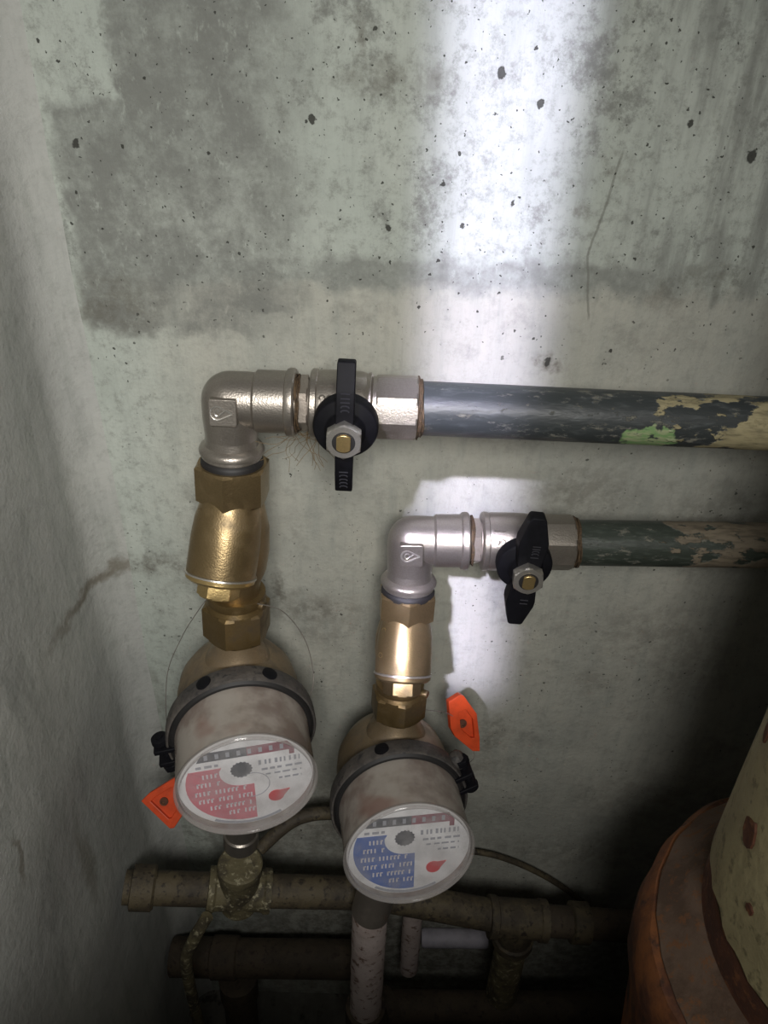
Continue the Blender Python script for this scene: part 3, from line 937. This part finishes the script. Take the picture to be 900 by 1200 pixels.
    ux, upv = ux * math.cos(tw) + upv * math.sin(tw), upv * math.cos(tw) - ux * math.sin(tw)
    k = RD

    def P(u, v):
        return (u * k, v * k)
    MB().prism([P(u, v) for u, v in ([(-0.72, 0.52), (0.28, 0.52), (0.28, 0.71), (-0.62, 0.71)])][::1], D, ux, upv, 0, 0.0002).build('register_window', M_DARK, dial, base, smooth=False)
    MB().prism([P(u, v) for u, v in ([(0.04, 0.52), (0.68, 0.52), (0.68, 0.42), (0.76, 0.42), (0.76, 0.56), (0.66, 0.71), (0.04, 0.71)])], D, ux, upv, 0, 0.0003).build('decimal_window', M_CRIM, dial, base, smooth=False)
    dg = MB()
    for q in range(8):
        u = -0.60 + 0.163 * q
        dg.rect(*(k * z for z in (u, u + 0.055, 0.565, 0.665)), D, ux, upv, 0.0003, 0.0005)
    dg.build('register_digits', M_GREY, dial, base, smooth=False)['kind'] = 'stuff'
    # coloured panel, lower left, following the rim, with a notch round the star wheel
    outl = [P(-0.36, 0.34), P(-0.86, 0.34)]
    outl += [P(*q) for q in arc(0, 0, 0.925, 158, 277, 16)]
    outl += [P(0.112, -0.12), P(-0.06, -0.12)] + [P(*q) for q in arc(-0.065, 0.22, 0.34, 268, 160, 8)][1:-1]
    # fan-safe: build as one n-gon
    MB().prism(outl, D, ux, upv, 0, 0.0002).build('print_panel', M_RED if up else M_BLUE, dial, base, smooth=False)
    tx = MB()
    rnd = random.Random(11)
    for v, u0, u1 in ((0.20, -0.66, -0.42), (0.02, -0.76, -0.42), (-0.17, -0.80, -0.02), (-0.35, -0.76, 0.06), (-0.53, -0.60, 0.03), (-0.70, -0.32, 0.05)):
        u = u0
        while u < u1:
            wl_ = rnd.randint(3, 6)
            for _ in range(wl_):
                if u > u1: break
                tx.rect(*(k * z for z in (u, u + 0.026, v - 0.045, v + 0.045)), D, ux, upv, 0.0002, 0.0004)
                if rnd.random() < 0.6:
                    tx.rect(*(k * z for z in (u, u + 0.046, v + 0.022, v + 0.045)), D, ux, upv, 0.0002, 0.0004)
                u += 0.062
            u += 0.06
    tx.build('panel_lettering', M_PRINT, dial, base, smooth=False)['kind'] = 'stuff'
    tx = MB()
    for v, u0, u1, hh in ((0.33, 0.20, 0.84, 0.05), (0.17, 0.24, 0.88, 0.022), (0.05, 0.30, 0.86, 0.016), (-0.08, 0.50, 0.86, 0.018), (0.415, -0.74, -0.36, 0.025)):
        u = u0
        while u < u1:
            wd = rnd.uniform(0.025, 0.05) if hh > 0.03 else rnd.uniform(0.05, 0.12)
            tx.rect(*(k * z for z in (u, min(u + wd, u1), v - hh, v + hh)), D, ux, upv, 0.0002, 0.0004)
            u += wd + rnd.uniform(0.03, 0.06)
    tx.build('scale_lettering', M_GREY, dial, base, smooth=False)['kind'] = 'stuff'
    st = []
    for q in range(32):
        rr = 0.150 if q % 2 else 0.172
        a = 2 * math.pi * q / 32
        st.append(P(-0.065 + rr * math.cos(a), 0.24 + rr * math.sin(a)))
    MB().prism(st, D, ux, upv, 0, 0.0006).build('star_wheel', M_DARK, dial, base, smooth=False)
    pn = [P(*q) for q in arc(0.44, -0.48, 0.125, 60, 350, 18)] + [P(0.66, -0.36)]
    MB().prism(pn, D, ux, upv, 0, 0.0006).build('pointer', M_POINTER, dial, base, smooth=False)
    # dust ring print under the window
    if up:
        MB().tube([D + ux * p + upv * q + ax * 0.0004 for p, q in [P(*w) for w in arc(0.08, -0.14, 0.27, -100, 130, 20)]], 0.00028, 5).build('scratch_arc', M_GREY, dial, base)
    bar = [P(*q) for q in arc(0, 0, 1.015, 236, 300, 12)] + [P(*q) for q in arc(0, 0, 0.965, 300, 236, 12)]
    MB().prism(bar, D, ux, upv, 0.0, 0.0003).build('rim_print', M_GREY, dial, base, smooth=False)
    return C


CENTRES = []
for S in SETS:
    elbow(S)
    nipple(S)
    valve(S)
    hemp_ring(S)
    water_pipe(S)
    strainer(S)
    CENTRES.append(meter(S))

# ------------------------------------------------------------------ seal wires and tags
def seal_tag(loc, outer, inner, ex, ey, th, label, wires):
    t = thing('seal_tag', loc, label, 'seal')
    base = t.location
    MB().frame(outer, inner, loc, ex, ey, -th / 2, th / 2).build('tag_rim', M_ORANGE, t, base, bevel=0.0005, smooth=False)
    MB().prism(inner, loc, ex, ey, -th * 0.40, -th * 0.05).build('tag_face', M_ORANGE, t, base, smooth=False)
    n = V(ex).cross(V(ey))
    MB().lathe([(0.0036, -0.0002), (0.0036, th * 0.2), (0.0022, th * 0.2), (0.0022, th * 0.05)], V(loc) - n * (th * 0.05), n, ref=ex, seg=16).build('seal_hole', M_RUST, t, base)
    for w in wires:
        pts = []
        w = [V(p) for p in w]
        for i in range(len(w) - 1):      # catmull-rom
            p0, p1, p2, p3 = w[max(i - 1, 0)], w[i], w[i + 1], w[min(i + 2, len(w) - 1)]
            for q in range(6):
                s = q / 6
                pts.append(0.5 * ((2 * p1) + (p2 - p0) * s + (2 * p0 - 5 * p1 + 4 * p2 - p3) * s * s + (3 * p1 - p0 - 3 * p2 + p3) * s ** 3))
        pts.append(w[-1])
        MB().tube(pts, 0.00033, 6).build('seal_wire', M_WIRE, t, base)
    return t


C1, C2 = CENTRES
ex1 = V((1, 0.0, 0.02)).normalized()
ey1 = (V((0, 0.55, 0.84)) - ex1 * V((0, 0.55, 0.84)).dot(ex1)).normalized()
o1 = [(-0.0185, 0.0010), (-0.0120, 0.0075), (0.0085, 0.0205), (0.0125, 0.0205), (0.0130, -0.0050), (0.0165, -0.0100), (0.0095, -0.0210), (0.0060, -0.0215)]
o1 = [(p, q) for p, q in o1][::-1]
i1 = [(p * 0.62 + 0.001, q * 0.62) for p, q in o1]
seal_tag(V((-0.1775, -0.105, 0.540)), o1, i1, ex1, ey1, 0.006, 'orange plastic seal tag beside the red-printed meter', [
    [(-0.165, -0.100, 0.545), (-0.172, -0.085, 0.60), (-0.168, -0.075, 0.655), (-0.150, -0.080, 0.70), (-0.132, -0.092, 0.735), (-0.122, -0.097, 0.752)]])
ex2 = V((0.93, 0.30, 0.05)).normalized()
ey2 = (V((-0.05, 0.45, 0.89)) - ex2 * V((-0.05, 0.45, 0.89)).dot(ex2)).normalized()
o2 = [(-0.0100, 0.0225), (0.0005, 0.0262), (0.0035, 0.0245), (0.0125, 0.0065), (0.0120, -0.0150), (0.0105, -0.0262), (0.0045, -0.0245), (-0.0090, -0.0080), (-0.0115, -0.0010)][::-1]
i2 = [(p * 0.48 + 0.0025, q * 0.50 - 0.0005) for p, q in o2]
seal_tag(V((0.0705, -0.070, 0.606)), o2, i2, ex2, ey2, 0.007, 'orange plastic seal tag hanging beside the blue-printed meter', [
    [(0.030, -0.090, 0.643), (0.042, -0.083, 0.634), (0.056, -0.074, 0.622), (0.070, -0.068, 0.606)],
    [(0.070, -0.068, 0.606), (0.079, -0.070, 0.585), (0.083, -0.075, 0.570), (0.070, -0.095, 0.583)]])

# loose hemp hair hanging from the upper threads
hm = MB()
for k in range(26):
    E = SETS[0]['E']
    p = E + V((0.038 + random.random() * 0.014, -0.004 + random.uniform(-0.008, 0.008), -0.0185))
    d = V((random.uniform(-0.9, 0.9), random.uniform(-0.1, 0.5), random.uniform(-1, -0.3)))
    pts = [p]
    for i in range(7):
        d += V((random.uniform(-.9, .9), random.uniform(-.4, .4), random.uniform(-.7, .6)))
        pts.append(pts[-1] + d.normalized() * 0.0042)
    hm.tube(pts, 0.00016, 4)
o = hm.build('hemp_hair', plain('pale_hemp', (0.17, 0.115, 0.055), 0.8), base=SETS[0]['E'] + V((0.045, 0, -0.018)))
tag(o, 'loose brown hemp fibres hanging under the upper elbow', 'fibres')
o['kind'] = 'stuff'

# ------------------------------------------------------------------ pipework near the floor
# tail of the red meter: union, short grey tail, flaking tee
dn1, dn2 = SETS[0]['dn'], SETS[1]['dn']
t = thing('meter_tail', C1 + dn1 * 0.115, 'brass union and grey tail under the red-printed meter', 'pipe fitting')
b_ = t.location
MB().polyprism(6, 0.0236, 0.058, 0.080, C1, dn1, (0, -1, 0), 0.2, 0.0015).build('union_nut', M_BRASS_D, t, b_, angle=22)
J1 = C1 + dn1 * 0.112
T1 = V((-0.126, -0.099, 0.398))
MB().lathe([(0.0150, 0.078), (0.0138, 0.082), (0.0138, 0.112)], C1, dn1).build('tail', M_STEEL, t, b_)
ax = (T1 - J1).normalized()
MB().lathe([(0.0140, -0.002), (0.0140, 0.050), (0.0155, 0.0515), (0.0155, 0.066), (0.013, 0.067)], J1, ax).build('nipple', M_NICKEL, t, b_)

PA0 = V((XL, -0.104, 0.411))
PAd = (V((0.0, -0.076, 0.366)) - PA0).normalized()
t = thing('pipe_tee', T1, 'olive pipe tee with flaking paint below the red-printed meter', 'tee')
b_ = t.location
tt = (T1 - PA0).dot(PAd)
TC = PA0 + PAd * tt
tx = MB()
tx.lathe([(0.0170, -0.030), (0.0205, -0.0295), (0.0208, -0.024), (0.0190, -0.022), (0.0185, 0.0), (0.0190, 0.022), (0.0208, 0.024), (0.0205, 0.0295), (0.017, 0.030)], TC, PAd, wob=0.03)
axu = (J1 - TC).normalized()
tx.lathe([(0.0185, -0.021), (0.0190, 0.0), (0.0188, 0.030), (0.0206, 0.033), (0.0206, 0.044), (0.0190, 0.0455), (0.014, 0.0456)], TC, axu, wob=0.03)
tx.build('tee_body', M_TEE, t, b_)

o = MB().lathe([(0.0155, 0.004)] + [(0.0155, 0.004 + (tt - 0.034) * i / 8) for i in range(1, 9)], PA0, PAd, wob=0.03).build('branch_pipe', M_GALV, base=PA0)
tag(o, 'short dirty pipe from the left wall into the olive tee', 'pipe')
o = MB().lathe([(0.0182, 0.0), (0.0205, 0.001), (0.0205, 0.020), (0.018, 0.022)], PA0 + PAd * 0.010, PAd, wob=0.03).build('pipe_socket', M_GALV, base=PA0)
tag(o, 'dirty socket where the short pipe leaves the left wall', 'socket')
PB1 = V((0.0, -0.076, 0.366))
T2 = V((0.148, -0.078, 0.332))
o = MB().tube([TC + PAd * 0.028, PB1, T2 + V((-0.028, 0, 0.005))], [0.0155, 0.0155, 0.0155], 28).build('manifold_pipe', M_GALV, base=TC + PAd * 0.028)
tag(o, 'dirty galvanised pipe running between the two lower tees', 'pipe')

t = thing('pipe_tee', T2, 'dark brass-coloured tee standing right of the blue-printed meter', 'tee')
b_ = t.location
md = (V((0.30, -0.076, 0.318)) - T2).normalized()
tx = MB()
tx.lathe([(0.0165, -0.030), (0.0205, -0.0295), (0.0205, -0.022), (0.0190, -0.021), (0.0190, 0.021), (0.0205, 0.022), (0.0205, 0.0295), (0.016, 0.030)], T2, md, wob=0.03)
tx.lathe([(0.0185, 0.0), (0.0188, 0.030), (0.0210, 0.032), (0.0210, 0.042), (0.017, 0.043)], T2, (0, 0, -1), wob=0.03)
tx.build('tee_body', M_GALV, t, b_)
o = MB().lathe([(0.0155, 0.029), (0.0155, 0.12), (0.0155, 0.22)], T2, md, wob=0.03).build('manifold_pipe', M_DARKPIPE, base=T2 + md * 0.03)
tag(o, 'dark pipe running from the right tee towards the rusty soil pipe', 'pipe')
o = MB().lathe([(0.0182, 0.0), (0.020, 0.001), (0.020, 0.018), (0.016, 0.019)], T2 + md * 0.055, md, wob=0.03).build('pipe_socket', M_GALV, base=T2 + md * 0.055)
tag(o, 'worn socket on the dark pipe beyond the right tee', 'socket')
o = MB().lathe([(0.0165, 0.042), (0.0170, 0.15), (0.0170, 0.33)], T2, (0, 0, -1), wob=0.03).build('drop_pipe', M_TEE, base=(T2.x, T2.y, 0))
tag(o, 'olive pipe dropping from the right tee to the floor', 'pipe')

# tail of the blue meter: union, grey socket, pinkish pipe, bend at floor level
t = thing('meter_tail', C2 + dn2 * 0.115, 'brass union and grey socket under the blue-printed meter', 'pipe fitting')
b_ = t.location
MB().polyprism(6, 0.0236, 0.058, 0.080, C2, dn2, (0, -1, 0), 0.2, 0.0015).build('union_nut', M_BRASS_D, t, b_, angle=22)
J2 = C2 + dn2 * 0.108
WT = V((-0.002, -0.115, 0.400))
MB().lathe([(0.0150, 0.078), (0.0138, 0.082), (0.0138, 0.108)], C2, dn2).build('tail', M_STEEL, t, b_)
ax = (WT - J2).normalized()
MB().lathe([(0.0150, -0.006), (0.0185, -0.005), (0.0188, 0.002), (0.0178, 0.004), (0.0178, (WT - J2).length - 0.002), (0.016, (WT - J2).length)], J2, ax).build('socket', M_NICKEL_D, t, b_)
WB = V((-0.004, -0.113, 0.215))
o = MB().lathe([(0.0160, -0.004)] + [(0.0166, (WT - WB).length * i / 12) for i in range(13)], WT, (WB - WT), wob=0.04).build('riser_pipe', M_PINK, base=WB)
tag(o, 'pinkish white pipe below the blue-printed meter with peeling paint', 'pipe')
o = MB().tube([WB + V((0, 0, 0.004)), WB + V((0, 0, -0.02)), WB + V((0.004, 0.006, -0.036)), WB + V((0.012, 0.016, -0.046)), WB + V((0.03, 0.025, -0.048))],
              [0.021, 0.0215, 0.0215, 0.0215, 0.021], 28).build('pipe_elbow', M_DARKPIPE, base=WB + V((0, 0, -0.06)))
tag(o, 'dark brown elbow at the foot of the pinkish pipe', 'elbow')
o = MB().lathe([(0.0165, 0.0), (0.0165, 0.30)], WB + V((0.026, 0.024, -0.048)), (1, 0.03, -0.02), wob=0.03).build('floor_pipe', M_DARKPIPE, base=WB + V((0.03, 0.025, -0.05)))
tag(o, 'dark rusty pipe leading away from the dark brown elbow to the right', 'pipe')

# thin pale pipe behind, then a lilac bar painting a patch of light
o = MB().lathe([(0.0110, 0.0), (0.0112, 0.10), (0.0112, 0.215), (0.009, 0.216)], (0.046, -0.034, 0.140), (0, 0, 1), wob=0.03).build('riser_pipe', M_PINK, base=(0.046, -0.034, 0.14))
tag(o, 'thin pinkish pipe standing behind the blue-printed meter', 'pipe')
o = MB().lathe([(0.002, 0.0), (0.0095, 0.001), (0.0110, 0.004), (0.0110, 0.078), (0.0095, 0.081), (0.002, 0.082)], (0.060, -0.0115, 0.166), (1, 0, 0.03)).build('light_patch_bar', M_LIGHT_PATCH, base=(0.06, -0.0115, 0.155))
tag(o, 'short pale lilac bar painting a patch of light low on the wall', 'pipe')

# low dark pipe along the wall
LB0 = V((XL, -0.045, 0.172))
o = MB().lathe([(0.0215, 0.004), (0.0215, 0.05), (0.0235, 0.052), (0.0235, 0.080), (0.0210, 0.082), (0.0210, 0.25)], LB0, (1, 0.0, 0.03), wob=0.03).build('drain_pipe', M_DARKPIPE, base=LB0)
tag(o, 'dark brown drain pipe low on the back wall under the olive tee', 'pipe')
o = MB().lathe([(0.019, 0.0), (0.019, 0.12), (0.022, 0.122), (0.022, 0.152), (0.019, 0.153)], (-0.155, -0.072, 0.0), (0, 0.10, 1), wob=0.03).build('upright_pipe', M_DARKPIPE, base=(-0.155, -0.072, 0))
tag(o, 'dark upright pipe standing on the floor in front of the drain pipe', 'pipe')


def hose(name, pts, r, mat, label, cat='cable'):
    w = [V(p) for p in pts]
    out = []
    for i in range(len(w) - 1):
        p0, p1, p2, p3 = w[max(i - 1, 0)], w[i], w[i + 1], w[min(i + 2, len(w) - 1)]
        for q in range(7):
            s = q / 7
            out.append(0.5 * ((2 * p1) + (p2 - p0) * s + (2 * p0 - 5 * p1 + 4 * p2 - p3) * s * s + (3 * p1 - p0 - 3 * p2 + p3) * s ** 3))
    out.append(w[-1])
    o = MB().tube(out, r, 12).build(name, mat, base=w[0])
    return tag(o, label, cat)


hose('thin_hose', [(-0.152, -0.122, 0.398), (-0.166, -0.128, 0.37), (-0.180, -0.124, 0.32), (-0.186, -0.115, 0.22), (-0.190, -0.105, 0.10), (-0.195, -0.10, 0.005)], 0.0058, M_TEE, 'thin olive hose dropping from the short pipe to the floor', 'hose')
hose('thin_hose', [(-0.110, -0.070, 0.425), (-0.075, -0.050, 0.445), (-0.030, -0.040, 0.440), (0.02, -0.035, 0.41)], 0.0065, M_GALV, 'thin brown hose curving from the olive tee behind the blue-printed meter', 'hose')
hose('loose_cable', [(0.075, -0.012, 0.345), (0.13, -0.010, 0.335), (0.19, -0.010, 0.300), (0.25, -0.012, 0.245), (0.30, -0.02, 0.19)], 0.0032, M_GALV, 'thin brownish cable along the wall behind the right tee')

hose('seal_wire', [(-0.086, -0.100, 0.752), (-0.070, -0.088, 0.735), (-0.056, -0.080, 0.700), (-0.050, -0.090, 0.672), (-0.053, -0.108, 0.664)], 0.00033, M_WIRE,
     'thin bare wire looping from the union nut to the red-printed meter', 'wire')

# ------------------------------------------------------------------ soil pipe on the right
SC = V((0.317, -0.259, 0))
t = thing('soil_pipe', SC, 'thick cream-painted soil pipe with chips down to rust', 'pipe')
b_ = t.location
c = MB()
Z0 = 0.648
prof = [(0.1125, z) for z in [Z0 + (1.70 - Z0) * i / 40 for i in range(41)]]
c.lathe(prof, SC, (0, 0, 1), seg=96, wob=0.006)
# ragged lower edge of the paint coat
for k in range(96):
    q = c.v[k]
    c.v[k] = V((q.x, q.y, q.z + 0.016 * noise.noise(V((math.cos(k / 96 * 6.283) * 5, math.sin(k / 96 * 6.283) * 5, 3.3)))))
coat = c.build('paint_coat', M_CREAM, t, b_)
MB().lathe([(0.1105, 0.5990), (0.1105, 0.70), (0.1105, 0.80)], SC, (0, 0, 1), seg=80).build('bare_pipe', M_RUST, t, b_)
# chips in the paint: shallow rust-coloured scabs
for a, z, w, h in ((174, 0.722, 0.014, 0.018), (160, 0.772, 0.007, 0.012), (186, 0.690, 0.006, 0.006), (205, 0.76, 0.008, 0.012)):
    cb = MB()
    ring = []
    n = 14
    for k in range(n):
        tt_ = 2 * math.pi * k / n
        j = 1 + 0.5 * noise.noise(V((math.cos(tt_) * 2, math.sin(tt_) * 2, a)))
        aa = math.radians(a) + w * 0.5 * j * math.cos(tt_) / 0.1125
        zz = z + h * 0.5 * j * math.sin(tt_)
        ring.append((aa, zz))
    for rr in (0.1105, 0.1136):
        for aa, zz in ring:
            cb.v.append(SC + V((rr * math.cos(aa), rr * math.sin(aa), zz)))
    cb.ring_faces(0, n, n)
    cb.f.append(tuple(range(n))[::-1])
    cb.f.append(tuple(n + k for k in range(n)))
    cb.build('paint_chip', M_RUST, coat, b_, smooth=False)

c = MB()
c.lathe([(0.111, 0.622), (0.115, 0.620), (0.122, 0.609), (0.130, 0.603), (0.1335, 0.600), (0.1335, 0.5990), (0.111, 0.5990)], SC, (0, 0, 1), seg=96, wob=0.012, wfreq=9)
c.build('joint_filler', M_CEMENT, t, b_)

t = thing('pipe_hub', SC, 'rusty orange cast-iron hub around the foot of the cream pipe', 'pipe hub')
b_ = t.location
c = MB()
c.lathe([(0.118, 0.0), (0.118, 0.20), (0.122, 0.40), (0.132, 0.50), (0.139, 0.535), (0.1415, 0.565), (0.1405, 0.588), (0.136, 0.596), (0.128, 0.598), (0.122, 0.594), (0.120, 0.585), (0.114, 0.583)], SC, (0, 0, 1), seg=96, wob=0.03, wfreq=5)
c.build('hub_shell', M_ORANGE_RUST, t, b_)
